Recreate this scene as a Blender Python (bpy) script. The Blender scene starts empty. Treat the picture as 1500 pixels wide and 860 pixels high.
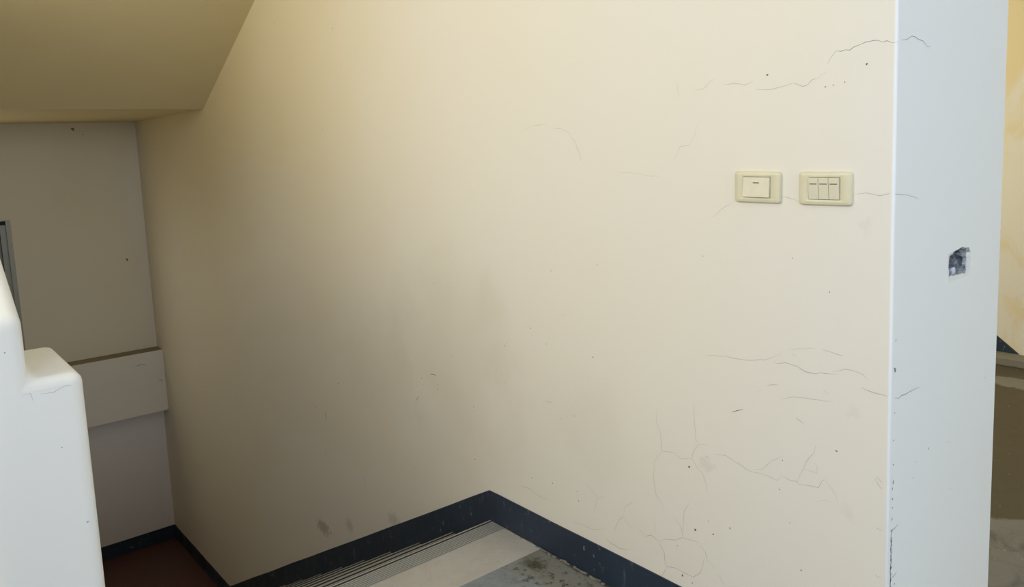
import bpy, bmesh, math, random
from mathutils import Vector, Matrix, noise

random.seed(7)
scene = bpy.context.scene
C = scene.collection

# ------------------------------------------------------------------ camera
# metres; main wall is the plane y = 0, hall floor is z = 0, the stairs go down towards -x
cam_data = bpy.data.cameras.new('camera')
cam = bpy.data.objects.new('camera', cam_data)
C.objects.link(cam)
right = Vector((0.63465351, 0.77171115, -0.04094914))
down = Vector((0.06991783, -0.11010974, -0.99145718))
fwd = Vector((-0.76962746, 0.6263687, -0.1238379))
m = Matrix((right, -down, -fwd)).transposed().to_4x4()
m.translation = Vector((0.0, -1.56, 1.287))
cam.matrix_world = m
cam_data.sensor_width = 36.0
cam_data.lens = 1156.916 / 1500 * 36.0
cam_data.shift_x = (750 - 752.717) / 1500
cam_data.shift_y = (359.672 - 430) / 1500
cam_data.clip_start = 0.02
scene.camera = cam

# ------------------------------------------------------------------ world, daylight, exposure
world = bpy.data.worlds.new('world')
scene.world = world
world.use_nodes = True
world.node_tree.nodes['Background'].inputs[0].default_value = (0.62, 0.78, 1.0, 1)
world.node_tree.nodes['Background'].inputs[1].default_value = 0.25


def area_light(name, loc, rot, sx, sy, power, color):
    d = bpy.data.lights.new(name, 'AREA')
    d.shape = 'RECTANGLE'
    d.size, d.size_y, d.energy, d.color = sx, sy, power, color
    o = bpy.data.objects.new(name, d)
    o.location, o.rotation_euler = loc, rot
    C.objects.link(o)
    return o


# sky light through the wide balcony opening at the end of the hall (x = 4.5)
area_light('daylight_balcony', (4.48, -0.2, 1.95), (0, math.radians(90), 0), 1.6, 4.6, 100, (0.81, 0.92, 1.0))
# lights added in made-up side wall windows (y = -2.75): a bluish one in the hall, one beside the rising flight
area_light('added_hall_light', (1.2, -2.73, 2.15), (math.radians(90), 0, 0), 1.4, 1.4, 70, (0.45, 0.61, 1.0))
area_light('added_stair_light', (-2.1, -2.73, 2.1), (math.radians(90), 0, 0), 1.9, 1.4, 41, (1.0, 0.98, 0.83))
# stairwell fill added before the landing window's panes; light added in a made-up back room window (x = -3.2)
area_light('landing_window_fill', (-6.185, -1.28, 0.47), (0, math.radians(-90), 0), 0.78, 0.66, 6.0, (1.0, 0.94, 0.70))
area_light('added_back_room_light', (-3.18, 1.9, 1.5), (0, math.radians(-90), 0), 1.4, 1.6, 44, (1.0, 0.96, 0.68))

vs = scene.view_settings
vs.view_transform = 'Standard'
vs.look = 'None'
vs.gamma = 1.0
vs.exposure = 0.0
vs.use_curve_mapping = False

# ------------------------------------------------------------------ traced marks (metres on their wall)
CRACKS_WALL = [
    (0.5, [(-1.207, 1.404), (-1.181, 1.404), (-1.161, 1.421), (-1.147, 1.425)]),
    (0.8, [(-1.123, 1.410), (-1.095, 1.411), (-1.067, 1.405), (-1.044, 1.411)]),
    (0.9, [(-1.040, 1.392), (-0.997, 1.388), (-0.963, 1.396), (-0.946, 1.398), (-0.922, 1.390), (-0.914, 1.392), (-0.904, 1.400), (-0.889, 1.404), (-0.870, 1.415)]),
    (0.8, [(-0.973, 1.153), (-0.962, 1.153), (-0.941, 1.148), (-0.923, 1.140)]),
    (1.0, [(-0.810, 1.163), (-0.801, 1.163), (-0.783, 1.166), (-0.765, 1.162), (-0.754, 1.161), (-0.741, 1.165), (-0.735, 1.166)]),
    (0.5, [(-1.166, 1.099), (-1.147, 1.107), (-1.137, 1.118), (-1.119, 1.129), (-1.103, 1.136)]),
    (0.9, [(-1.185, 0.756), (-1.124, 0.765), (-1.097, 0.764), (-1.063, 0.765), (-1.017, 0.777), (-0.989, 0.789), (-0.973, 0.798)]),
    (1.3, [(-0.993, 0.777), (-0.985, 0.774), (-0.962, 0.779), (-0.935, 0.776), (-0.916, 0.769), (-0.892, 0.767), (-0.878, 0.774), (-0.869, 0.773), (-0.841, 0.777)]),
    (1.0, [(-0.851, 0.780), (-0.823, 0.792), (-0.803, 0.793), (-0.786, 0.788), (-0.773, 0.779)]),
    (1.2, [(-0.789, 0.759), (-0.773, 0.756), (-0.760, 0.753), (-0.740, 0.754), (-0.732, 0.751)]),
    (1.2, [(-0.876, 0.825), (-0.841, 0.821), (-0.827, 0.820)]),
    (0.5, [(-0.958, 0.811), (-0.928, 0.818), (-0.891, 0.825)]),
    (1.0, [(-0.977, 0.692), (-0.942, 0.704), (-0.912, 0.708), (-0.883, 0.710), (-0.850, 0.715)]),
    (1.2, [(-0.872, 0.734), (-0.858, 0.728)]),
    (0.8, [(-1.038, 0.694), (-1.022, 0.706)]),
    (1.0, [(-1.013, 0.716), (-0.981, 0.724)]),
    (1.6, [(-1.107, 0.629), (-1.076, 0.643)]),
    (1.2, [(-0.938, 0.656), (-0.921, 0.649)]),
    (1.2, [(-0.948, 0.804), (-0.937, 0.798)]),
    (0.8, [(-1.344, 0.579), (-1.345, 0.545), (-1.332, 0.514), (-1.328, 0.469), (-1.287, 0.475), (-1.267, 0.466), (-1.230, 0.476), (-1.224, 0.499), (-1.210, 0.519), (-1.175, 0.527)]),
    (0.6, [(-1.222, 0.630), (-1.222, 0.608), (-1.219, 0.565), (-1.217, 0.533), (-1.210, 0.519)]),
    (0.6, [(-1.328, 0.469), (-1.355, 0.433), (-1.360, 0.379), (-1.350, 0.335), (-1.329, 0.319), (-1.330, 0.295)]),
    (0.8, [(-1.230, 0.476), (-1.214, 0.457), (-1.195, 0.447), (-1.186, 0.417), (-1.186, 0.400)]),
    (0.9, [(-1.157, 0.509), (-1.126, 0.513), (-1.091, 0.504), (-1.056, 0.494), (-1.028, 0.499), (-1.000, 0.496), (-0.984, 0.494), (-0.974, 0.507)]),
    (1.0, [(-0.974, 0.510), (-0.952, 0.506), (-0.934, 0.507), (-0.929, 0.503), (-0.906, 0.508), (-0.882, 0.510), (-0.874, 0.526), (-0.869, 0.532)]),
    (0.6, [(-1.053, 0.500), (-1.022, 0.512), (-1.000, 0.536), (-0.968, 0.558)]),
    (0.7, [(-0.934, 0.507), (-0.919, 0.538), (-0.912, 0.562), (-0.894, 0.587), (-0.888, 0.610)]),
    (0.7, [(-0.869, 0.534), (-0.852, 0.518), (-0.843, 0.507), (-0.836, 0.486)]),
    (0.7, [(-0.919, 0.541), (-0.897, 0.543), (-0.887, 0.541), (-0.884, 0.556), (-0.892, 0.566)]),
    (0.8, [(-1.512, 0.176), (-1.494, 0.213), (-1.474, 0.233), (-1.458, 0.217), (-1.435, 0.210)]),
    (1.1, [(-1.431, 0.220), (-1.409, 0.213), (-1.394, 0.204), (-1.371, 0.216), (-1.346, 0.207), (-1.328, 0.184), (-1.326, 0.156), (-1.319, 0.146), (-1.287, 0.154), (-1.259, 0.153), (-1.232, 0.152), (-1.209, 0.171), (-1.199, 0.201), (-1.195, 0.219)]),
    (1.0, [(-1.346, 0.207), (-1.328, 0.221), (-1.285, 0.235), (-1.264, 0.250), (-1.237, 0.253), (-1.211, 0.255), (-1.192, 0.237), (-1.186, 0.217), (-1.160, 0.205)]),
    (0.8, [(-1.264, 0.250), (-1.267, 0.277), (-1.291, 0.297)]),
    (0.7, [(-1.261, 0.262), (-1.260, 0.297), (-1.256, 0.326), (-1.239, 0.355)]),
    (0.8, [(-1.319, 0.146), (-1.330, 0.124), (-1.341, 0.106)]),
    (0.8, [(-1.157, 0.195), (-1.142, 0.185), (-1.133, 0.170)]),
    (0.7, [(-1.546, 0.137), (-1.513, 0.134), (-1.489, 0.131), (-1.457, 0.140)]),
    (0.5, [(-1.366, 0.271), (-1.359, 0.249), (-1.360, 0.225)]),
    (0.5, [(-1.474, 0.233), (-1.469, 0.265), (-1.429, 0.294)]),
    (1.0, [(-0.937, 0.657), (-0.915, 0.646)]),
    (0.6, [(-0.886, 0.476), (-0.867, 0.486), (-0.850, 0.486)]),
    (0.6, [(-1.843, 1.335), (-1.805, 1.347), (-1.747, 1.350)]),
    (0.9, [(-1.716, 1.334), (-1.685, 1.334), (-1.648, 1.320), (-1.626, 1.296), (-1.609, 1.262), (-1.601, 1.237)]),
    (0.6, [(-1.202, 1.319), (-1.207, 1.298), (-1.225, 1.272), (-1.252, 1.271), (-1.270, 1.242), (-1.284, 1.233)]),
    (0.5, [(-1.260, 1.428), (-1.255, 1.401), (-1.253, 1.384)]),
    (0.5, [(-1.461, 1.208), (-1.410, 1.206), (-1.360, 1.199), (-1.317, 1.197)]),
    (0.8, [(-1.943, 0.176), (-1.884, 0.184), (-1.852, 0.174), (-1.797, 0.174)]),
    (0.6, [(-1.620, 0.284), (-1.583, 0.265), (-1.577, 0.255), (-1.543, 0.271)]),
    (0.5, [(-1.577, 0.255), (-1.585, 0.224), (-1.596, 0.205)]),
    (0.7, [(-1.686, 0.139), (-1.643, 0.150), (-1.608, 0.147), (-1.577, 0.156), (-1.560, 0.167)]),
    (0.7, [(-1.544, 0.142), (-1.528, 0.133), (-1.496, 0.131), (-1.464, 0.138)]),
    (1.6, [(-2.445, 0.454), (-2.428, 0.459), (-2.403, 0.456)]),
    (1.8, [(-2.558, 0.325), (-2.534, 0.350)]),
    (1.0, [(-1.806, 0.496), (-1.784, 0.500), (-1.759, 0.504)]),
    (1.2, [(-3.417, -0.141), (-3.384, -0.095)]),
    (2.2, [(-3.382, 0.086), (-3.371, 0.068), (-3.368, 0.048)]),
    (1.5, [(-5.341, 1.019), (-5.343, 0.982)]),
    (1.2, [(-3.030, -0.117), (-3.030, -0.143), (-3.017, -0.187)]),
]
CRACKS_END = [
    (1.0, [(-0.256, 1.407), (-0.242, 1.418), (-0.225, 1.429), (-0.180, 1.434), (-0.140, 1.446), (-0.108, 1.453), (-0.076, 1.456), (-0.059, 1.453), (-0.042, 1.456), (-0.010, 1.454), (0.002, 1.458)]),
    (1.0, [(0.016, 1.461), (0.039, 1.463), (0.061, 1.472), (0.088, 1.467), (0.111, 1.464), (0.131, 1.454), (0.147, 1.455)]),
    (0.8, [(-0.000, 1.165), (0.030, 1.162), (0.064, 1.158), (0.108, 1.146)]),
    (1.3, [(0.017, 0.746), (0.039, 0.741), (0.047, 0.745), (0.067, 0.742), (0.102, 0.744), (0.131, 0.743)]),
]
CHIPS_WALL = [
    (-1.009, 1.421, 2.2), (-0.786, 1.421, 2.5), (-0.873, 1.384, 1.4), (-0.856, 1.386, 1.2), (-0.831, 1.390, 1.4), (-1.182, 0.494, 1.5), (-1.239, 0.451, 3.0), (-0.971, 0.547, 1.5), (-1.222, 0.286, 3.5), (-1.181, 0.325, 1.6), (-1.166, 0.295, 2.5), (-1.116, 0.329, 2.0), (-1.282, 0.220, 1.5), (-1.266, 0.142, 3.0), (-1.234, 0.135, 1.8), (-0.923, 0.298, 2.0), (-0.952, 0.402, 1.2), (-0.841, 0.606, 2.2), (-0.979, 0.474, 1.5), (-3.214, 0.256, 3.5), (-3.473, 0.087, 3.0), (-2.506, 0.427, 2.5), (-2.498, 0.404, 1.5), (-2.399, 0.424, 1.8), (-2.401, 0.407, 2.0), (-2.176, 0.392, 2.0), (-2.177, 0.375, 1.5), (-1.986, 0.643, 2.0), (-1.974, 0.654, 1.6), (-1.851, 0.722, 2.2), (-1.777, 0.684, 1.5), (-1.578, 0.679, 2.4), (-2.183, 0.197, 2.6), (-2.297, 0.551, 1.6), (-1.665, 0.483, 1.7), (-1.997, 0.351, 1.4), (-1.724, 0.459, 1.2), (-2.633, 0.366, 1.3), (-1.996, 0.513, 1.0), (-2.010, 0.545, 1.0), (-2.590, 0.042, 1.4), (-1.528, 0.628, 1.2), (-1.703, 0.786, 1.3), (-1.690, 0.787, 1.2), (-1.570, 0.732, 1.0), (-5.376, 0.969, 2.5), (-2.386, 0.807, 1.7), (-2.284, 0.801, 1.5), (-2.242, 0.916, 1.2), (-3.197, 1.396, 2.0), (-4.523, 0.504, 2.0), (-4.960, 0.710, 2.0), (-3.609, 1.907, 3.0), (-3.041, 1.801, 2.5), (-1.746, 0.914, 1.6), (-1.550, 0.950, 1.5), (-1.188, 1.004, 1.2), (-0.947, 1.019, 1.2), (-0.860, 0.953, 1.4), (-3.362, 0.099, 2.0), (-1.873, 0.225, 2.0), (-1.774, 0.238, 2.2), (-1.658, 0.219, 2.0), (-1.663, 0.247, 1.5)
]
CHIPS_END = [ (0.183, 0.592, 2.5), (0.285, 0.579, 1.5), (0.120, 0.579, 1.5), (0.112, 0.546, 1.5), (0.304, 0.460, 1.5), (0.488, 0.685, 1.5), (0.033, 0.335, 2.5) ]


# ------------------------------------------------------------------ node helpers
class Nodes:
    def __init__(self, name):
        self.mat = bpy.data.materials.new(name)
        self.mat.use_nodes = True
        self.t = self.mat.node_tree
        self.bsdf = self.t.nodes['Principled BSDF']
        self.pos = self.t.nodes.new('ShaderNodeNewGeometry').outputs['Position']

    def link(self, a, b):
        self.t.links.new(a, b)

    def put(self, sock, v):
        if isinstance(v, bpy.types.NodeSocket):
            self.link(v, sock)
        elif isinstance(v, (tuple, list)) and len(v) == 3 and sock.type == 'RGBA':
            sock.default_value = (*v, 1)
        else:
            sock.default_value = v

    def math(self, op, a, b=0.0, clamp=False):
        n = self.t.nodes.new('ShaderNodeMath')
        n.operation, n.use_clamp = op, clamp
        self.put(n.inputs[0], a)
        self.put(n.inputs[1], b)
        return n.outputs[0]

    def vec(self, op, a, b):
        n = self.t.nodes.new('ShaderNodeVectorMath')
        n.operation = op
        self.put(n.inputs[0], a)
        self.put(n.inputs[1], b)
        return n.outputs['Value'] if op in ('LENGTH', 'DISTANCE', 'DOT_PRODUCT') else n.outputs[0]

    def noise(self, scale, detail=4, rough=0.55, stretch=(1, 1, 1), dist=0.0, offset=(0, 0, 0)):
        v = self.vec('MULTIPLY', self.pos, stretch)
        v = self.vec('ADD', v, offset)
        n = self.t.nodes.new('ShaderNodeTexNoise')
        self.link(v, n.inputs['Vector'])
        n.inputs['Scale'].default_value = scale
        n.inputs['Detail'].default_value = detail
        n.inputs['Roughness'].default_value = rough
        n.inputs['Distortion'].default_value = dist
        return n.outputs['Fac']

    def ramp(self, fac, lo, hi, a=0.0, b=1.0):
        n = self.t.nodes.new('ShaderNodeMapRange')
        n.interpolation_type = 'SMOOTHSTEP'
        self.put(n.inputs['Value'], fac)
        n.inputs['From Min'].default_value = lo
        n.inputs['From Max'].default_value = hi
        n.inputs['To Min'].default_value = a
        n.inputs['To Max'].default_value = b
        return n.outputs['Result']

    def mix(self, fac, a, b):
        n = self.t.nodes.new('ShaderNodeMix')
        n.data_type = 'RGBA'
        self.put(n.inputs['Factor'], fac)
        self.put(n.inputs['A'], a) if False else self.put(n.inputs[6], a)
        self.put(n.inputs[7], b)
        return n.outputs[2]

    def blob(self, centre, radii, edge=(0.4, 1.0), wobble=None):
        """soft spot on a surface: 1 inside, 0 outside, its rim broken up by a noise"""
        d = self.vec('SUBTRACT', self.pos, centre)
        d = self.vec('MULTIPLY', d, tuple(1.0 / r for r in radii))
        n = self.t.nodes.new('ShaderNodeVectorMath')
        n.operation = 'LENGTH'
        self.link(d, n.inputs[0])
        v = n.outputs['Value']
        if wobble is not None:
            v = self.math('ADD', v, wobble)
        return self.ramp(v, edge[0], edge[1], 1.0, 0.0)

    def finish(self, color, rough=0.7, spec=0.3, bump=None, strength=0.2, distance=0.002):
        self.put(self.bsdf.inputs['Base Color'], color)
        self.put(self.bsdf.inputs['Roughness'], rough)
        self.bsdf.inputs['Specular IOR Level'].default_value = spec
        if bump is not None:
            n = self.t.nodes.new('ShaderNodeBump')
            n.inputs['Strength'].default_value = strength
            n.inputs['Distance'].default_value = distance
            self.link(bump, n.inputs['Height'])
            self.link(n.outputs['Normal'], self.bsdf.inputs['Normal'])
        return self.mat


PAINT = (0.815, 0.74, 0.615)
PAINT_OLD = (0.81, 0.71, 0.49)


def paint(name, base=PAINT, aged=PAINT_OLD, amount=0.6):
    g = Nodes(name)
    big = g.noise(0.9, 4, 0.55, offset=(3, 1, 7))
    col = g.mix(g.math('MULTIPLY', g.ramp(big, 0.35, 0.7), amount), base, aged)
    bump = g.math('ADD', g.math('MULTIPLY', g.noise(9, 3), 0.7), g.math('MULTIPLY', g.noise(70, 2), 0.12))
    return g.finish(col, 0.62, 0.25, bump, 0.25, 0.004)


def main_wall_paint():
    g = Nodes('cream_wall_paint')
    big = g.noise(0.8, 4, 0.55, offset=(3, 1, 7))
    col = g.mix(g.math('MULTIPLY', g.ramp(big, 0.4, 0.7), 0.35), PAINT, PAINT_OLD)
    wob = g.math('MULTIPLY', g.math('SUBTRACT', g.noise(5, 4, 0.6), 0.5), 1.3)
    fine = g.math('MULTIPLY', g.math('SUBTRACT', g.noise(48, 5, 0.7), 0.5), 2.4)

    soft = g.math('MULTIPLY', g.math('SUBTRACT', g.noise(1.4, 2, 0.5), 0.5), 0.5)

    def stain_or_light(c, r, colour, amount, edge=(0.3, 1.0), w=wob):
        nonlocal col
        f = g.blob((c[0], 0.0, c[1]), (r[0], 1.0, r[1]), edge, w)
        col = g.mix(g.math('MULTIPLY', f, amount), col, colour)
    stain_or_light((-4.6, 1.8), (2.5, 1.5), (0.75, 0.60, 0.32), 0.85, (0.1, 1.15), soft)  # warm bounced light of the upper left, painted into the wall colour
    stain_or_light((-2.33, 0.60), (0.50, 0.42), (0.66, 0.56, 0.40), 0.25)
    stain_or_light((-2.04, 0.70), (0.12, 0.26), (0.66, 0.55, 0.39), 0.14)
    stain_or_light((-2.85, 0.40), (0.40, 0.32), (0.66, 0.55, 0.38), 0.18)
    stain_or_light((-2.25, 0.25), (0.45, 0.25), (0.62, 0.55, 0.42), 0.14)
    stain_or_light((-1.62, 0.45), (0.24, 0.22), (0.70, 0.62, 0.50), 0.25)
    stain_or_light((-2.55, 0.22), (0.30, 0.20), (0.80, 0.77, 0.70), 0.22)
    stain_or_light((-3.491, -0.534), (0.085, 0.042), (0.30, 0.25, 0.15), 0.55, (0.5, 1.0), fine)
    stain_or_light((-3.205, -0.42), (0.045, 0.045), (0.36, 0.31, 0.21), 0.35, (0.4, 1.0), fine)
    stain_or_light((-2.79, -0.245), (0.060, 0.045), (0.40, 0.36, 0.27), 0.4, (0.3, 1.0), fine)
    stain_or_light((-1.185, 0.475), (0.030, 0.026), (0.45, 0.40, 0.31), 0.16, (0.3, 1.0), fine)
    stain_or_light((-0.785, 1.10), (0.018, 0.022), (0.45, 0.40, 0.30), 0.10, (0.3, 1.0), fine)
    stain_or_light((-0.805, 0.70), (0.020, 0.020), (0.50, 0.45, 0.33), 0.10, (0.3, 1.0), fine)
    stain_or_light((-0.815, 0.475), (0.022, 0.022), (0.45, 0.40, 0.32), 0.10, (0.3, 1.0), fine)
    bump = g.math('ADD', g.math('MULTIPLY', g.noise(7, 3), 0.8), g.math('MULTIPLY', g.noise(60, 2), 0.10))
    return g.finish(col, 0.55, 0.28, bump, 0.25, 0.004)


def plain(name, color, rough=0.6, spec=0.3, metallic=0.0):
    g = Nodes(name)
    n = g.noise(30, 3)
    c2 = tuple(c * 0.85 for c in color)
    g.bsdf.inputs['Metallic'].default_value = metallic
    return g.finish(g.mix(n, color, c2), rough, spec)


def skirting_paint():
    g = Nodes('blue_black_skirting_paint')
    tone = g.noise(5, 4, 0.6)
    col = g.mix(tone, (0.013, 0.019, 0.030), (0.030, 0.046, 0.072))
    scuff = g.ramp(g.noise(48, 5, 0.8, (1, 1, 0.7)), 0.61, 0.66)
    area = g.ramp(g.noise(6, 3, 0.6, offset=(9, 0, 2)), 0.46, 0.60)
    col = g.mix(g.math('MULTIPLY', g.math('MULTIPLY', scuff, area), 0.8), col, (0.34, 0.33, 0.30))
    drag = g.ramp(g.noise(26, 4, 0.6, (1, 1, 0.25)), 0.60, 0.72)
    col = g.mix(g.math('MULTIPLY', drag, 0.30), col, (0.22, 0.25, 0.29))
    return g.finish(col, g.ramp(tone, 0.3, 0.7, 0.38, 0.60), 0.4, g.noise(14, 3), 0.3, 0.004)


def hall_floor_material():
    g = Nodes('bare_cement_floor')
    n1 = g.noise(3.0, 6, 0.62, dist=0.4)
    n2 = g.noise(14, 5, 0.65)
    col = g.mix(n1, (0.185, 0.195, 0.195), (0.31, 0.325, 0.33))
    col = g.mix(g.math('MULTIPLY', g.ramp(n2, 0.45, 0.75), 0.5), col, (0.14, 0.135, 0.118))
    # dirty yellowish band with black specks along the foot of the main wall
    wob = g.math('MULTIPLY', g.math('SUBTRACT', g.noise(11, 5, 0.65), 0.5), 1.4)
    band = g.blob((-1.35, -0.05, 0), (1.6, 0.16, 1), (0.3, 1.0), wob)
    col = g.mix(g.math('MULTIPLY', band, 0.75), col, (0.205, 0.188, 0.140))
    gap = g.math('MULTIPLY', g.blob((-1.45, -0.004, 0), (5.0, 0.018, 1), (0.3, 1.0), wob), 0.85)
    streak = g.ramp(g.noise(9, 6, 0.7, (2.2, 1, 1), 1.0, (5, 2, 0)), 0.5, 0.68)
    col = g.mix(g.math('MULTIPLY', streak, 0.45), col, (0.115, 0.112, 0.098))
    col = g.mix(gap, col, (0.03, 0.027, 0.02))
    speck = g.math('MULTIPLY', g.ramp(g.noise(38, 6, 0.75), 0.52, 0.62), g.blob((-1.4, -0.12, 0), (0.65, 0.15, 1), (0.4, 1.0)))
    col = g.mix(g.math('MULTIPLY', speck, 0.9), col, (0.022, 0.020, 0.015))
    grit = g.math('MULTIPLY', g.math('SUBTRACT', g.noise(45, 6, 0.75), 0.5), 2.6)
    mud = g.blob((-1.775, -0.085, 0), (0.055, 0.04, 1), (0.2, 1.1), grit)
    col = g.mix(g.math('MULTIPLY', mud, 0.8), col, (0.045, 0.036, 0.020))
    white = g.math('MULTIPLY', g.ramp(g.noise(55, 4, 0.7), 0.62, 0.67), g.blob((-1.62, -0.27, 0), (0.18, 0.09, 1), (0.3, 1.0)))
    col = g.mix(white, col, (0.52, 0.52, 0.50))
    # brown wash over the floor of the space behind, with a ragged front edge
    edge = g.vec('DOT_PRODUCT', g.pos, (-0.62, 0.785, 0))
    edge = g.math('ADD', edge, g.math('MULTIPLY', g.math('SUBTRACT', g.noise(7, 5, 0.6), 0.5), 0.10))
    wash = g.ramp(edge, 1.52, 1.545)
    brown = g.mix(g.noise(2.2, 5, 0.6, dist=0.6), (0.052, 0.042, 0.025), (0.105, 0.080, 0.042))
    brown = g.mix(g.ramp(g.noise(70, 3), 0.70, 0.74), brown, (0.40, 0.37, 0.30))
    wet = g.blob((-1.35, 2.82, 0), (0.30, 0.13, 1), (0.6, 0.8), wob)
    brown = g.mix(wet, brown, (0.175, 0.160, 0.125))
    gritty = g.mix(g.ramp(g.noise(60, 3, 0.7), 0.66, 0.70), (0.165, 0.155, 0.132), (0.42, 0.40, 0.36))
    gritty = g.mix(g.math('MULTIPLY', g.ramp(g.noise(6, 5, 0.7, dist=1.0), 0.45, 0.65), 0.8), gritty, (0.085, 0.080, 0.066))
    near = g.ramp(g.vec('DOT_PRODUCT', g.pos, (0, 1, 0)), 0.1, 0.35)
    col = g.mix(near, col, gritty)
    col = g.mix(wash, col, brown)
    return g.finish(col, 0.72, 0.3, g.math('ADD', n1, g.math('MULTIPLY', n2, 0.5)), 0.5, 0.006)


def tile_material():
    g = Nodes('veined_beige_tile')
    n = g.noise(5, 6, 0.6, dist=1.4)
    col = g.mix(n, (0.36, 0.32, 0.275), (0.53, 0.49, 0.43))
    vein = g.ramp(g.math('ABSOLUTE', g.math('SUBTRACT', g.noise(7, 5, 0.6, dist=2.0, offset=(4, 4, 0)), 0.5)), 0.0, 0.02, 1.0, 0.0)
    col = g.mix(g.math('MULTIPLY', vein, 0.14), col, (0.15, 0.12, 0.085))
    dust = g.ramp(g.noise(3, 5, 0.6, offset=(1, 5, 2)), 0.45, 0.7)
    col = g.mix(g.math('MULTIPLY', dust, 0.35), col, (0.52, 0.50, 0.45))
    return g.finish(col, 0.5, 0.35)


def far_room_paint():
    g = Nodes('patched_yellow_paint')
    col = g.mix(g.noise(3, 4), (0.68, 0.54, 0.30), (0.62, 0.49, 0.29))
    n = g.noise(2.6, 4, 0.6, (1.6, 1, 0.8), 0.5, (2, 0, 5))
    z = g.vec('DOT_PRODUCT', g.pos, (0, 0, 1))
    lowness = g.ramp(z, 1.05, 1.95, 0.14, -0.16)
    putty = g.ramp(g.math('ADD', n, lowness), 0.44, 0.60)
    col = g.mix(g.math('MULTIPLY', putty, 0.85), col, (0.66, 0.60, 0.49))
    return g.finish(col, 0.75, 0.2)


def cavity_material():
    g = Nodes('broken_concrete')
    n = g.noise(70, 6, 0.7)
    col = g.mix(g.ramp(n, 0.35, 0.65), (0.17, 0.175, 0.17), (0.50, 0.50, 0.47))
    return g.finish(col, 0.9, 0.2, n, 0.8, 0.004)


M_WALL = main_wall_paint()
M_PAINT = paint('cream_paint')
M_WHITE = paint('white_paint', (0.80, 0.785, 0.735), (0.80, 0.775, 0.70))
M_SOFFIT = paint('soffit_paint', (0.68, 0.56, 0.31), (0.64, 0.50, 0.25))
M_CEIL = paint('ceiling_paint', (0.90, 0.87, 0.78), (0.88, 0.83, 0.70))
M_SKIRT = skirting_paint()
M_FLOOR = hall_floor_material()
M_TILE = tile_material()
M_NOSE = plain('ribbed_nosing', (0.38, 0.365, 0.325), 0.55, 0.35)
M_NOSEGAP = plain('dark_groove', (0.075, 0.062, 0.050), 0.8, 0.1)  # darkest nosing colour, on the channel behind the lip
M_NOSERIB = plain('mid_groove', (0.21, 0.195, 0.165), 0.8, 0.1)  # darker than the nosing, on the grooves between the ribs
M_RISER = plain('brown_riser', (0.13, 0.095, 0.070), 0.6)
M_LAND = plain('dark_red_floor', (0.115, 0.045, 0.038), 0.45, 0.4)
M_CRACK = plain('crack_line', (0.50, 0.455, 0.37), 0.9, 0.1)
M_CRACKB = plain('crack_line_grey', (0.30, 0.31, 0.32), 0.9, 0.1)
M_CHIP = plain('chip_mark', (0.17, 0.145, 0.11), 0.9, 0.1)
M_PLATE = plain('yellowed_plastic', (0.76, 0.675, 0.44), 0.35, 0.5)
M_ROCK = plain('ivory_plastic', (0.79, 0.70, 0.49), 0.36, 0.5)
M_DARK = plain('dark_marker', (0.13, 0.095, 0.06), 0.5)
M_GAP = plain('switch_gap', (0.16, 0.14, 0.09), 0.8)
M_ALU = plain('grey_aluminium', (0.42, 0.42, 0.38), 0.45, 0.5, 0.2)
M_BLACK = plain('black_gasket', (0.02, 0.02, 0.02), 0.6)
M_FARROOM = far_room_paint()
M_CAV = cavity_material()
M_CAVB = plain('dark_cavity_back', (0.055, 0.062, 0.066), 0.9, 0.1)
M_MORTAR = plain('dusty_mortar', (0.24, 0.215, 0.155), 0.95, 0.1)
M_RAG = plain('white_scrap', (0.62, 0.63, 0.68), 0.8)
M_LEDGE = paint('ledge_paint', (0.83, 0.775, 0.71), (0.80, 0.73, 0.64))
M_FAR = paint('far_wall_paint', (0.83, 0.755, 0.62), (0.80, 0.70, 0.50))
M_LOW = paint('low_wall_paint', (0.84, 0.775, 0.74), (0.80, 0.73, 0.68))
M_LEDGETOP = plain('dusty_ledge_top', (0.34, 0.28, 0.19), 0.9, 0.1)
g = Nodes('frosted_glass')
g.bsdf.inputs['Transmission Weight'].default_value = 0.35
M_GLASS = g.finish((0.42, 0.43, 0.40), 0.55, 0.5)


# ------------------------------------------------------------------ mesh helpers
def obj(name, bm, mat, parent=None, smooth=False, kind=None, label=None, cat=None, group=None):
    bmesh.ops.recalc_face_normals(bm, faces=bm.faces)
    me = bpy.data.meshes.new(name)
    bm.to_mesh(me)
    bm.free()
    for mt in (mat if isinstance(mat, (list, tuple)) else [mat]):
        me.materials.append(mt)
    if smooth:
        for p in me.polygons:
            p.use_smooth = True
    o = bpy.data.objects.new(name, me)
    C.objects.link(o)
    if parent is not None:
        o.parent = parent
    for k, v in (('kind', kind), ('label', label), ('category', cat), ('group', group)):
        if v:
            o[k] = v
    return o


def empty(name, loc, label, cat, group=None):
    o = bpy.data.objects.new(name, None)
    o.empty_display_size = 0.1
    o.location = loc
    C.objects.link(o)
    o['label'], o['category'] = label, cat
    if group:
        o['group'] = group
    return o


def box(bm, x0, x1, y0, y1, z0, z1):
    v = [bm.verts.new((x, y, z)) for x in (x0, x1) for y in (y0, y1) for z in (z0, z1)]
    for f in ((0, 1, 3, 2), (4, 6, 7, 5), (0, 4, 5, 1), (2, 3, 7, 6), (0, 2, 6, 4), (1, 5, 7, 3)):
        bm.faces.new([v[i] for i in f])
    return bm


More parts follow.
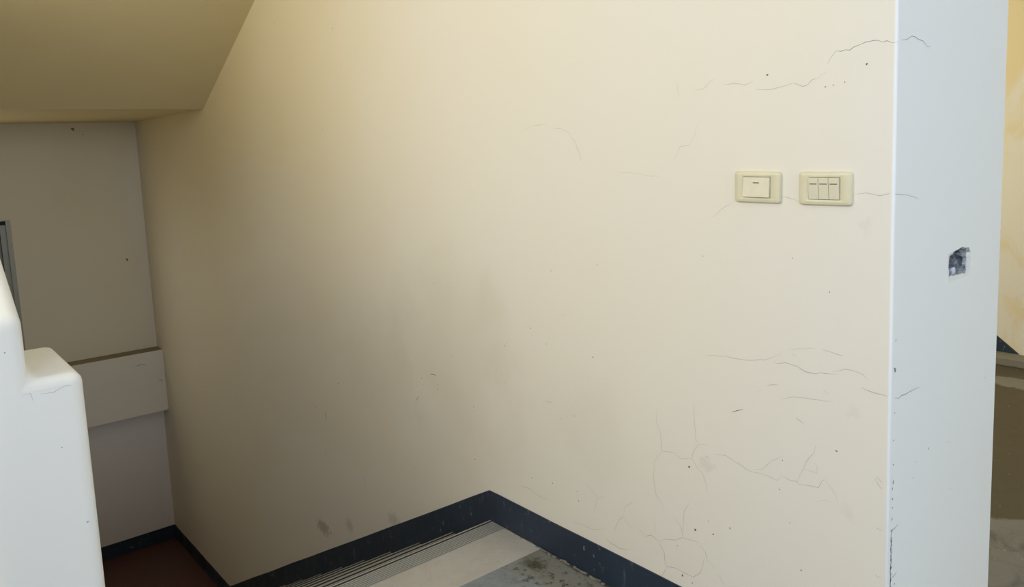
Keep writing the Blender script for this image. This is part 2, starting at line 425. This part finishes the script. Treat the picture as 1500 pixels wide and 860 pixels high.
def prism(bm, pts, axis, a, b):
    """closed outline pts extruded along an axis from a to b; pts are the two other coordinates in xyz order"""
    def at(p, t):
        return {'x': (t, p[0], p[1]), 'y': (p[0], t, p[1]), 'z': (p[0], p[1], t)}[axis]
    lo = [bm.verts.new(at(p, a)) for p in pts]
    hi = [bm.verts.new(at(p, b)) for p in pts]
    n = len(pts)
    bm.faces.new(lo)
    bm.faces.new(hi[::-1])
    for i in range(n):
        bm.faces.new((lo[i], lo[(i + 1) % n], hi[(i + 1) % n], hi[i]))
    return bm


def new():
    return bmesh.new()


def boxes(*bs):
    bm = new()
    for b in bs:
        box(bm, *b)
    return bm


def apply_mods(o):
    dg = bpy.context.evaluated_depsgraph_get()
    me = bpy.data.meshes.new_from_object(o.evaluated_get(dg))
    o.modifiers.clear()
    o.data = me


def soften(o, width, seg=3, angle=30):
    md = o.modifiers.new('bevel', 'BEVEL')
    md.width, md.segments, md.limit_method, md.angle_limit = width, seg, 'ANGLE', math.radians(angle)
    apply_mods(o)


def shade_smooth(o, angle=40):
    for p in o.data.polygons:
        p.use_smooth = True
    o.data.set_sharp_from_angle(angle=math.radians(angle))


# ------------------------------------------------------------------ sizes (metres)
END = -0.727            # face of the wall's end
DEPTH = 0.552           # depth of the wall's end
FAR = -6.197            # end wall of the stairwell
NOSE0, GOING, RISE, STEPS = -2.108, 0.2415, 0.1332, 12
LAND = -RISE * STEPS    # half landing, -1.598
SLOPE = RISE / GOING
SK = 0.108              # skirting height
STAIR_Y = -1.245        # open side of the flight
SOFFIT, CREASE, SOFSLOPE = 1.577, -4.708, 0.531
CEIL = 3.0

# ------------------------------------------------------------------ main wall with its end face and the knocked-out socket hole
r = 0.006
arc = [(END - r + r * math.sin(a), r - r * math.cos(a)) for a in [i * math.pi / 10 for i in range(6)]]
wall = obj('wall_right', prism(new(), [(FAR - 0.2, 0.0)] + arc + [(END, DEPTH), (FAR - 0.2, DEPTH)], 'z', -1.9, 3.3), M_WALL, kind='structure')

HOLE = [(0.2579, 1.0146), (0.2697, 1.0148), (0.2826, 1.0159), (0.2937, 1.0180), (0.3107, 1.0196), (0.3296, 1.0231), (0.3493, 1.0188), (0.3671, 1.0178), (0.3780, 1.0053), (0.3745, 0.9983), (0.3791, 0.9903), (0.3773, 0.9773), (0.3799, 0.9686), (0.3765, 0.9608), (0.3679, 0.9528), (0.3482, 0.9527), (0.3308, 0.9513), (0.3153, 0.9523), (0.2983, 0.9504), (0.2813, 0.9509), (0.2613, 0.9502), (0.2587, 0.9684), (0.2592, 0.9827), (0.2566, 1.0005)]
HOLE_IN = [(0.2684, 1.0070), (0.2793, 1.0096), (0.2923, 1.0121), (0.2977, 1.0155), (0.3127, 1.0169), (0.3298, 1.0199), (0.3456, 1.0156), (0.3594, 1.0149), (0.3661, 1.0051), (0.3606, 0.9991), (0.3651, 0.9920), (0.3620, 0.9792), (0.3666, 0.9704), (0.3633, 0.9625), (0.3558, 0.9569), (0.3418, 0.9605), (0.3263, 0.9596), (0.3108, 0.9614), (0.2975, 0.9612), (0.2843, 0.9625), (0.2713, 0.9619), (0.2694, 0.9734), (0.2680, 0.9831), (0.2687, 0.9958)]
cut = obj('hole_cutter', prism(new(), HOLE, 'x', END - 0.075, END + 0.05), M_CAV)
md = wall.modifiers.new('hole', 'BOOLEAN')
md.object, md.operation, md.solver = cut, 'DIFFERENCE', 'EXACT'
apply_mods(wall)
bpy.data.objects.remove(cut)
wall.data.materials.clear()
wall.data.materials.append(M_WALL)
wall.data.materials.append(M_WHITE)
for p in wall.data.polygons:
    p.use_smooth = abs(p.normal.x) > 0.01 and abs(p.normal.y) > 0.01
    p.material_index = 1 if p.normal.x > 0.3 else 0        # the end of the wall is painted white
# rough concrete lining of the hole
cy, cz = 0.318, 0.986


def ring_at(bm, outline, dx, sc, j):
    return [bm.verts.new((END + dx + random.uniform(-j, j) * 0.6, cy + (y - cy) * sc + random.uniform(-j, j), cz + (z - cz) * sc + random.uniform(-j, j))) for y, z in outline]


def bridge(bm, rings):
    n = len(rings[0])
    for a, b in zip(rings, rings[1:]):
        for i in range(n):
            bm.faces.new((a[i], a[(i + 1) % n], b[(i + 1) % n], b[i]))


bm = new()
bridge(bm, [ring_at(bm, HOLE, -0.0005, 0.999, 0), ring_at(bm, HOLE_IN, -0.0022, 1.01, 0.0012), ring_at(bm, HOLE_IN, -0.0045, 0.98, 0.001)])
M_RIM = paint('bare_plaster', (0.74, 0.72, 0.67), (0.60, 0.58, 0.53))
rim = obj('broken_rim', bm, [M_RIM, M_CAV], wall, label='chipped plaster rim of the socket hole')
for p in rim.data.polygons:      # the top of the rim has broken away to the concrete
    if p.center.z > 1.003 and p.center.y > 0.29:
        p.material_index = 1
bm = new()
rings = [ring_at(bm, HOLE_IN, -0.004, 0.985, 0.0), ring_at(bm, HOLE_IN, -0.010, 0.97, 0.003), ring_at(bm, HOLE_IN, -0.018, 0.95, 0.0035), ring_at(bm, HOLE_IN, -0.026, 0.94, 0.003), ring_at(bm, HOLE_IN, -0.036, 0.94, 0.003), ring_at(bm, HOLE_IN, -0.052, 0.91, 0.003), ring_at(bm, HOLE_IN, -0.068, 0.88, 0.001)]
bridge(bm, rings)
bm.faces.new(rings[-1])
lining = obj('cavity_lining', bm, [M_CAV, M_CAVB], wall, label='grey broken concrete inside the socket hole')
lining.data.polygons[len(lining.data.polygons) - 1].material_index = 1
# scrap caught in the lower corner of the hole
bm = new()
bmesh.ops.create_icosphere(bm, subdivisions=2, radius=0.009)
for v in bm.verts:
    v.co *= 1 + 0.45 * noise.noise(v.co * 190)
    v.co = Vector((v.co.x * 0.8 + END - 0.013, v.co.y * 1.3 + 0.313, v.co.z * 0.95 + 0.969))
obj('plaster_scrap', bm, M_RAG, wall, label='white scrap of plaster in the socket hole')

def strip(pts, width, place, jag=0.0012, step=0.012):
    """a hairline crack: a thin tapering ribbon that wanders along pts; place(a, b) gives the 3-D point"""
    fine = []
    for (a0, b0), (a1, b1) in zip(pts, pts[1:]):
        n = max(1, int(math.hypot(a1 - a0, b1 - b0) / step))
        for i in range(n):
            t = i / n
            j = jag if (i or len(fine)) else 0
            fine.append((a0 + (a1 - a0) * t + random.uniform(-j, j), b0 + (b1 - b0) * t + random.uniform(-j, j)))
    fine.append(pts[-1])
    bm = new()
    prev = None
    for i, (a, b) in enumerate(fine):
        p, q = fine[max(0, i - 1)], fine[min(len(fine) - 1, i + 1)]
        dx, dz = q[0] - p[0], q[1] - p[1]
        l = math.hypot(dx, dz) or 1
        end = min(1.0, 0.3 + 1.4 * min(i, len(fine) - 1 - i) / max(1, len(fine) / 3))
        w = width * 0.0005 * end * random.uniform(0.6, 1.25)
        cur = [bm.verts.new(place(a - dz / l * w, b + dx / l * w)), bm.verts.new(place(a + dz / l * w, b - dx / l * w))]
        if prev:
            bm.faces.new((prev[0], prev[1], cur[1], cur[0]))
        prev = cur
    return bm


def chip(a, b, rad, place, stretch=1.0):
    bm = new()
    n = 7
    ang = random.uniform(0, 3.1)
    st = random.uniform(1.0, 2.0) * stretch
    vs_ = []
    for i in range(n):
        t = 2 * math.pi * i / n
        rr = rad * 0.001 * random.uniform(0.65, 1.2)
        x, z = rr * math.cos(t) * st ** 0.5, rr * math.sin(t) / st ** 0.5
        vs_.append(bm.verts.new(place(a + x * math.cos(ang) - z * math.sin(ang), b + x * math.sin(ang) + z * math.cos(ang))))
    bm.faces.new(vs_)
    return bm


on_wall = lambda a, b: (a, -0.0004, b)
on_end = lambda a, b: (END + 0.0004, a, b)
for w, pts in CRACKS_WALL:
    obj('crack', strip(pts, w * (1.0 if w < 1.55 else 1.5), on_wall), M_CRACK if w < 1.55 else M_CHIP, wall)
for w, pts in CRACKS_END:
    obj('crack', strip(pts, w * 1.1, on_end), M_CRACKB, wall)
for a, b, rad in CHIPS_WALL:
    obj('paint_chip', chip(a, b, rad, on_wall), M_CHIP, wall)
for a, b, rad in CHIPS_END:
    obj('paint_chip', chip(a, b, rad, on_end), M_CRACKB, wall)
# knocks and the split plaster along the corner of the wall
on_edge = lambda a, b: (END + 0.0004 if a >= 0.010 else END - 0.0005 - 0.0005 * (0.010 - a) / 0.010, max(a, 0.0105), b)
for z, rad in ((0.867, 2), (0.807, 4.5), (0.802, 3), (0.714, 2), (0.656, 2), (0.604, 2.5), (0.566, 4), (0.552, 3), (0.529, 3), (0.51, 2), (0.485, 2.5), (0.46, 3)):
    obj('paint_chip', chip(0.014 + random.uniform(0, 0.006), z, rad, on_end), M_CRACKB, wall)
for k in range(26):
    obj('paint_chip', chip(0.012 + random.uniform(0, 0.007), random.uniform(0.30, 0.455), random.uniform(1.2, 3.0), on_end, 2.0), M_CRACKB, wall)
obj('crack', strip([(0.013, 0.462), (0.015, 0.44), (0.012, 0.42), (0.017, 0.40), (0.013, 0.37), (0.015, 0.34), (0.012, 0.30)], 3.0, on_end, 0.002, 0.006), M_CRACKB, wall)
for z in (0.461, 0.355):
    obj('crack', strip([(-0.752, z + 0.002), (-0.740, z)], 1.6, on_wall), M_CRACKB, wall)
    obj('crack', strip([(0.012, z), (0.03, z - 0.001), (0.044, z + 0.004)], 1.6, on_end), M_CRACKB, wall)
for (a, b) in (((-0.752, 0.575), (-0.742, 0.566)), ((-0.756, 0.570), (-0.748, 0.558)), ((-0.75, 0.56), (-0.741, 0.552))):
    obj('crack', strip([a, b], 1.8, on_wall), M_CRACKB, wall)

# ------------------------------------------------------------------ stairwell shell
# end wall with the window opening (y -1.70 .. -0.836, z 0.0 .. 0.942)
WY0, WY1, WZ0, WZ1 = -1.70, -0.836, 0.0, 0.942
T = FAR - 0.2
farwall = obj('wall_far', boxes((T, FAR, WY1, 0.0, -1.9, 3.3), (T, FAR, -2.95, WY0, -1.9, 3.3), (T, FAR, WY0, WY1, -1.9, WZ0), (T, FAR, WY0, WY1, WZ1, 3.3)), M_FAR, kind='structure')
obj('low_plaster', boxes((FAR, FAR + 0.003, -2.75, 0.0, LAND, -0.54)), M_LOW, farwall)
on_far = lambda a, b: (FAR + 0.0006, a, b)
for a, b, rad in ((-0.406, 1.536, 9), (-0.402, 1.524, 6), (-0.342, 1.496, 3.5), (-0.147, 0.594, 8), (-0.143, 0.586, 7)):
    obj('paint_chip', chip(a, b, rad, on_far), M_CHIP, farwall)
bm = boxes((FAR - 0.01, -6.055, -2.75, 0.0, -0.540, -0.084))
ledge = obj('trim_1', bm, [M_LEDGE, M_LEDGETOP], kind='structure')
for p in ledge.data.polygons:
    if p.normal.z > 0.5:
        p.material_index = 1
on_ledge = lambda a, b: (-6.0545, a, b)
obj('crack', strip([(-0.20, -0.17), (-0.15, -0.165), (-0.12, -0.18)], 3, on_ledge), M_CHIP, ledge)
obj('crack', strip([(-0.045, -0.30), (-0.02, -0.32)], 4, on_ledge), M_CHIP, ledge)

# aluminium sliding window
win = obj('window_1', boxes((FAR - 0.09, FAR + 0.004, WY1 - 0.028, WY1, WZ0, WZ1), (FAR - 0.09, FAR + 0.004, WY0, WY0 + 0.028, WZ0, WZ1),
                           (FAR - 0.09, FAR + 0.004, WY0 + 0.028, WY1 - 0.028, WZ1 - 0.006, WZ1), (FAR - 0.09, FAR + 0.004, WY0 + 0.028, WY1 - 0.028, WZ0, WZ0 + 0.03)), M_ALU, kind='structure')
obj('head_track', boxes((FAR - 0.07, FAR - 0.002, WY0 + 0.028, WY1 - 0.028, WZ1 - 0.032, WZ1 - 0.006)), M_BLACK, win)
for k, (y0, y1, dx) in enumerate(((-1.268, WY1 - 0.028, -0.02), (WY0 + 0.028, -1.24, -0.05))):
    x0, x1 = FAR + dx - 0.022, FAR + dx
    z0, z1, s = WZ0 + 0.03, WZ1 - 0.032, 0.034
    sash = obj('sash', boxes((x0, x1, y1 - s, y1, z0, z1), (x0, x1, y0, y0 + s, z0, z1), (x0, x1, y0 + s, y1 - s, z0, z0 + s), (x0, x1, y0 + s, y1 - s, z1 - s, z1)), M_ALU, win)
    obj('pane', boxes((x0 + 0.008, x1 - 0.009, y0 + s, y1 - s, z0 + s, z1 - s)), M_GLASS, sash)
    obj('gasket', boxes((x1, x1 + 0.002, y1 - s - 0.004, y1 - s, z0 + s, z1 - s)), M_BLACK, sash)

# half landing
obj('floor_landing', boxes((FAR, NOSE0 - GOING * (STEPS - 1) + 0.03, -2.75, 0.0, LAND - 0.15, LAND)), M_LAND, kind='structure')
# soffit of the landing above and of the flight above (one plaster slab)
topx = CREASE + (CEIL - SOFFIT) / SOFSLOPE
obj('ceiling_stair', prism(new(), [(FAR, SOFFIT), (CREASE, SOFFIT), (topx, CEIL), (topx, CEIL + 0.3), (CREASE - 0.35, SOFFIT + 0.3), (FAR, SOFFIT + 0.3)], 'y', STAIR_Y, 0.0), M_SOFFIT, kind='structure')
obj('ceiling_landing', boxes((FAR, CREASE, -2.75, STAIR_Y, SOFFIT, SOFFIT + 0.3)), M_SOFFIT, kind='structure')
obj('wall_stairwell', boxes((FAR, -3.05, -2.95, -2.75, -1.9, 3.3), (-3.05, NOSE0, -2.95, -2.75, -1.9, 1.4), (-3.05, NOSE0, -2.95, -2.75, 2.8, 3.3)), M_PAINT, kind='structure')
obj('ceiling_well', boxes((FAR - 0.2, topx, -2.95, STAIR_Y, CEIL + 0.0, CEIL + 0.15), (FAR - 0.2, topx, STAIR_Y, 0, CEIL + 0.31, CEIL + 0.4)), M_PAINT, kind='structure')
# flight going up beside the balustrade (beyond the left of the picture)
pts = [(-1.86, 0.0)]
for i in range(12):
    pts += [(-1.86 - GOING * i, RISE * (i + 1)), (-1.86 - GOING * (i + 1), RISE * (i + 1))]
pts += [(pts[-1][0], pts[-1][1] - 0.16), (-2.15, -0.02), (-1.86, -0.02)]
obj('stair_flight_up', prism(new(), pts, 'y', -2.75, -1.445), M_TILE, kind='structure')

# ------------------------------------------------------------------ hall and the space behind
obj('floor', boxes((-1.834, 4.6, -2.75, 0.0, -0.18, 0.0), (END, 4.6, 0.0, 3.22, -0.18, 0.0), (-3.2, END, DEPTH, 3.22, -0.18, 0.0), (-2.108, -1.834, -2.75, STAIR_Y - 0.2, -0.18, 0.0)), M_FLOOR, kind='structure')
obj('ceiling', boxes((topx, 4.6, -2.9, 3.4, CEIL, CEIL + 0.15), (-3.2, topx, DEPTH, 3.4, CEIL, CEIL + 0.15)), M_CEIL, kind='structure')
# balcony end: opening y -2.5 .. 2.1, z 1.15 .. 2.75
obj('wall_near', boxes((4.5, 4.65, -2.75, -2.5, 0, CEIL), (4.5, 4.65, 2.1, 3.4, 0, CEIL), (4.5, 4.65, -2.5, 2.1, 2.75, CEIL), (4.5, 4.65, -2.5, 2.1, 0, 1.15)), M_PAINT, kind='structure')
# side wall with the rest of the added stair light's opening (to x = -1.15, z 1.4 .. 2.8) and the added hall light's opening (x 0.5 .. 1.9, z 1.45 .. 2.85)
obj('wall_left', boxes((NOSE0, -1.15, -2.95, -2.75, 0, 1.4), (NOSE0, -1.15, -2.95, -2.75, 2.8, 3.3), (-1.15, 0.5, -2.95, -2.75, 0, 3.3), (0.5, 1.9, -2.95, -2.75, 0, 1.45), (0.5, 1.9, -2.95, -2.75, 2.85, 3.3), (1.9, 4.65, -2.95, -2.75, 0, 3.3)), M_PAINT, kind='structure')
obj('wall_back', boxes((-3.2, 4.65, 3.22, 3.4, -0.18, CEIL)), M_FARROOM, kind='structure')
obj('wall_backroom', boxes((-3.3, -3.2, DEPTH, 1.1, -0.18, CEIL), (-3.3, -3.2, 2.7, 3.4, -0.18, CEIL), (-3.3, -3.2, 1.1, 2.7, -0.18, 0.8), (-3.3, -3.2, 1.1, 2.7, 2.2, CEIL)), M_FARROOM, kind='structure')
# low cement kerb at the foot of the back wall and the slanting skirting that ends on it
kerb = obj('cement_kerb', boxes((-3.2, 4.5, 3.10, 3.22, 0.0, 0.046)), plain('kerb_cement', (0.205, 0.18, 0.135), 0.9, 0.1), label='low cement kerb along the foot of the patched yellow wall', cat='kerb')
soften(kerb, 0.006, 2)
x1, x0 = -1.53, -2.75
obj('baseboard_back', prism(new(), [(x1, 0.047), (x0, 0.047 + 0.78 * (x1 - x0)), (x0, 0.047 + 0.78 * (x1 - x0) - 0.2), (x1 - 0.26, 0.047)], 'y', 3.214, 3.22), M_SKIRT, kind='structure')

# ------------------------------------------------------------------ skirting
def nose_z(x):
    return (x - NOSE0) * SLOPE


def wavy(a, b):
    n = 24
    return [(a[0] + (b[0] - a[0]) * i / n, a[1] + (b[1] - a[1]) * i / n + (0.0022 * noise.noise(Vector((a[0] + (b[0] - a[0]) * i / n, 0, 3.3)) * 5) if i else 0)) for i in range(n)]


xb = NOSE0 + LAND / SLOPE          # where the sloping skirting meets the landing
bm = prism(new(), [(END - 0.012, 0.0), *wavy((END - 0.012, SK), (NOSE0 + 0.002, SK)), *wavy((NOSE0 + 0.002, SK), (xb, LAND + SK)), *wavy((xb, LAND + SK), (FAR, LAND + SK)), (FAR, LAND + SK), (FAR, LAND), (xb, LAND), (-4.764, LAND), (-4.7, nose_z(-4.7) - 0.16), (NOSE0, -0.16), (NOSE0, -0.03), (-1.834, -0.03), (-1.834, 0.0)], 'y', -0.004, 0.0)
skirt = obj('baseboard_right', bm, M_SKIRT, kind='structure')
obj('baseboard_far', boxes((FAR, FAR + 0.005, -2.75, -0.004, LAND, LAND + SK)), M_SKIRT, kind='structure')
# crumbly mortar left where the old floor met the skirting
bm = new()
x = NOSE0 + 0.09
while x < END - 0.02:
    w = random.uniform(0.004, 0.018)
    if random.random() < 0.75:
        d = random.uniform(0.004, 0.012) * (0.6 if x < -1.834 else 1.0)
        h = random.uniform(0.002, 0.006) * (0.6 if x < -1.834 else 1.0)
        pr = [(-0.004, 0.0), (-0.004 - d, 0.0), (-0.004 - d * random.uniform(0.5, 0.9), h), (-0.004 - d * 0.25, h * random.uniform(0.3, 1.0))]
        va = [bm.verts.new((x, p[0] * 1, p[1])) for p in pr]
        vb = [bm.verts.new((x + w, p[0] - random.uniform(-.002, .002), p[1] * random.uniform(0.6, 1.2))) for p in pr]
        bm.faces.new(va)
        bm.faces.new(vb[::-1])
        for i in range(4):
            bm.faces.new((va[i], va[(i + 1) % 4], vb[(i + 1) % 4], vb[i]))
    x += w + random.uniform(-0.004, 0.006)
obj('mortar_crumbs', bm, M_MORTAR, skirt, kind='stuff', label='broken pale mortar at the foot of the skirting')

# ------------------------------------------------------------------ stairs going down
stair = empty('staircase', (NOSE0, STAIR_Y / 2, 0.0), 'flight of stairs with ribbed nosings going down along the cream wall', 'stairs')


def nosing_mesh():
    """ribbed nosing: rounded lip at the front, a channel, then fine ribs; origin at the front top edge"""
    pr = [(0.006, -0.030), (0.000, -0.026), (-0.001, -0.010), (0.0, -0.003), (0.0025, 0.0), (0.006, 0.0006), (0.0085, 0.0), (0.0095, -0.005), (0.0165, -0.005), (0.0175, 0.0)]
    dark, ribs = {6, 7}, set()
    xx = 0.0175
    for k in range(7):
        ribs.update((len(pr), len(pr) + 1))
        pr += [(xx + 0.0058, 0.0), (xx + 0.0064, -0.0032), (xx + 0.0086, -0.0032), (xx + 0.0092, 0.0)]
        xx += 0.0092
    pr += [(0.0845, 0.0), (0.0845, -0.030)]
    bm = prism(new(), pr, 'y', STAIR_Y + 0.001, -0.0045)
    bm.faces.ensure_lookup_table()
    for i in dark:
        bm.faces[2 + i].material_index = 1
    for i in ribs:
        bm.faces[2 + i].material_index = 2
    return bm


nose_me = tile_me = body_me = None
for i in range(STEPS):
    x, z = NOSE0 - GOING * i, -RISE * i
    back = -1.834 if i == 0 else x + GOING + 0.012
    b = obj('step', boxes((x + 0.008, back, STAIR_Y, -0.0042, z - 0.20, z - 0.028)), M_RISER, None)
    b.parent = stair
    b.matrix_parent_inverse = Matrix.Translation(stair.location).inverted()
    if nose_me is None:
        no = obj('nosing', nosing_mesh(), [M_NOSE, M_NOSEGAP, M_NOSERIB], b)
        nose_me = no.data
    else:
        no = bpy.data.objects.new('nosing', nose_me)
        C.objects.link(no)
        no.parent = b
    no.location = (x, 0, z)
    t = obj('tread_tile', boxes((x + 0.0855, back - 0.001, STAIR_Y + 0.001, -0.0046, z - 0.028, z - 0.0005)), M_TILE, b)

# ------------------------------------------------------------------ balustrade: rising and descending parapets that share one plaster face
XF = -1.85
down_pr = [(XF, -0.18), (XF, 0.853), (-2.19, 0.853), (-4.9, 0.853 - SLOPE * 2.71), (-4.9, LAND + 0.0), (-4.75, LAND + 0.0), (-2.1, -0.35)]
up_pr = [(XF, -0.18), (XF, 0.985), (-4.6, 0.985 + SLOPE * 2.75), (-4.6, 0.985 + SLOPE * 2.75 - 1.2), (-2.15, -0.18)]
bal = obj('stair_balustrade', prism(new(), up_pr, 'y', -1.447, -1.344), M_WHITE)
other = obj('parapet_cutter', prism(new(), down_pr, 'y', -1.40, STAIR_Y), M_WHITE)
md = bal.modifiers.new('union', 'BOOLEAN')
md.object, md.operation, md.solver = other, 'UNION', 'EXACT'
apply_mods(bal)
bpy.data.objects.remove(other)
bmj = new()
bmj.from_mesh(bal.data)
bmesh.ops.remove_doubles(bmj, verts=bmj.verts, dist=1e-4)
bmesh.ops.dissolve_limit(bmj, angle_limit=0.01, verts=bmj.verts, edges=bmj.edges)
bmj.to_mesh(bal.data)
bmj.free()
soften(bal, 0.024, 4, 25)
shade_smooth(bal, 50)
bal['label'] = 'white plastered stair balustrade with rounded stepped top beside the stairwell'
bal['category'] = 'balustrade'
on_bal = lambda a, b: (XF + 0.0005, a, b)
obj('crack', strip([(-1.328, 0.822), (-1.304, 0.820), (-1.290, 0.826), (-1.279, 0.829), (-1.268, 0.826)], 0.6, on_bal), M_CRACKB, bal)
obj('crack', strip([(-1.358, 0.826), (-1.344, 0.826), (-1.341, 0.808)], 0.6, on_bal), M_CRACKB, bal)
for a, b, rad in ((-1.268, 0.524, 2.2), (-1.30, 0.70, 1.2), (-1.38, 0.99 - 0.07, 1.5)):
    obj('paint_chip', chip(a, b, rad, on_bal), M_CRACKB, bal)


# ------------------------------------------------------------------ light switches
def rounded_rect(w, h, rad, seg=5):
    out = []
    for cx, cz_, a0 in ((w / 2 - rad, h / 2 - rad, 0), (-w / 2 + rad, h / 2 - rad, 90), (-w / 2 + rad, -h / 2 + rad, 180), (w / 2 - rad, -h / 2 + rad, 270)):
        for k in range(seg + 1):
            a = math.radians(a0 + 90 * k / seg)
            out.append((cx + rad * math.cos(a), cz_ + rad * math.sin(a)))
    return out


def loft(bm, rings):
    """rings: list of (outline, y); bridged in order, last one capped"""
    prev = None
    for outline, y in rings:
        cur = [bm.verts.new((p[0], y, p[1])) for p in outline]
        if prev:
            n = len(cur)
            for i in range(n):
                bm.faces.new((prev[i], prev[(i + 1) % n], cur[(i + 1) % n], cur[i]))
        prev = cur
    return prev


def make_switch(loc, count, roll, label):
    root = empty('light_switch', loc, label, 'light switch', 'light switches on the cream wall')
    root.rotation_euler = (0, roll, 0)
    W, H = 0.1175, 0.070
    bm = new()
    ow, oh = 0.0705, 0.047
    inner = rounded_rect(ow, oh, 0.0015)
    last = loft(bm, [(rounded_rect(W, H, 0.007), 0.0), (rounded_rect(W, H, 0.007), -0.005), (rounded_rect(W - 0.003, H - 0.003, 0.006), -0.0078),
                     (rounded_rect(W - 0.011, H - 0.011, 0.003), -0.0095), (rounded_rect(ow + 0.003, oh + 0.003, 0.002), -0.0095), (inner, -0.0085), (inner, -0.003)])
    bm.faces.new(last)
    p = obj('cover_plate', bm, M_PLATE, root)
    shade_smooth(p, 35)
    obj('switch_well', boxes((-ow / 2 + 0.0002, ow / 2 - 0.0002, -0.0045, -0.0032, -oh / 2 + 0.0002, oh / 2 - 0.0002)), M_GAP, root)
    rw = (ow - 0.0016) / count
    for k in range(count):
        xc = -ow / 2 + 0.0008 + rw * (k + 0.5)
        w, h = rw - 0.0009, oh - 0.0018
        bm = new()
        # section of the key in (y, z): thrown one way, with a shallow bend at the middle
        if count == 1:
            sec = [(-0.004, h / 2), (-0.0105, h / 2), (-0.0118, h * 0.1), (-0.0142, -h / 2 + 0.001), (-0.0138, -h / 2), (-0.004, -h / 2)]
        else:
            sec = [(-0.004, h / 2), (-0.0135, h / 2), (-0.0140, h / 2 - 0.001), (-0.0125, h * 0.05), (-0.0100, -h / 2), (-0.004, -h / 2)]
        prism(bm, sec, 'x', xc - w / 2, xc + w / 2)
        key = obj('rocker', bm, M_ROCK, root)
        soften(key, 0.0006, 2, 40)
        lw = 0.0150 if count == 1 else 0.0160
        zc = h * 0.22
        yb = -0.0115 if count == 1 else -0.0131
        obj('indicator', boxes((xc - lw / 2, xc + lw / 2, yb - 0.0005, yb + 0.002, zc - 0.0010, zc + 0.0010)), M_DARK, key)
    return root


make_switch((-1.032, 0, 1.1745), 1, math.radians(0.6), 'yellowed light switch with one wide rocker, next to the three-rocker switch')
make_switch((-0.8695, 0, 1.1735), 3, math.radians(0.0), 'yellowed light switch with three narrow rockers, near the corner of the wall')
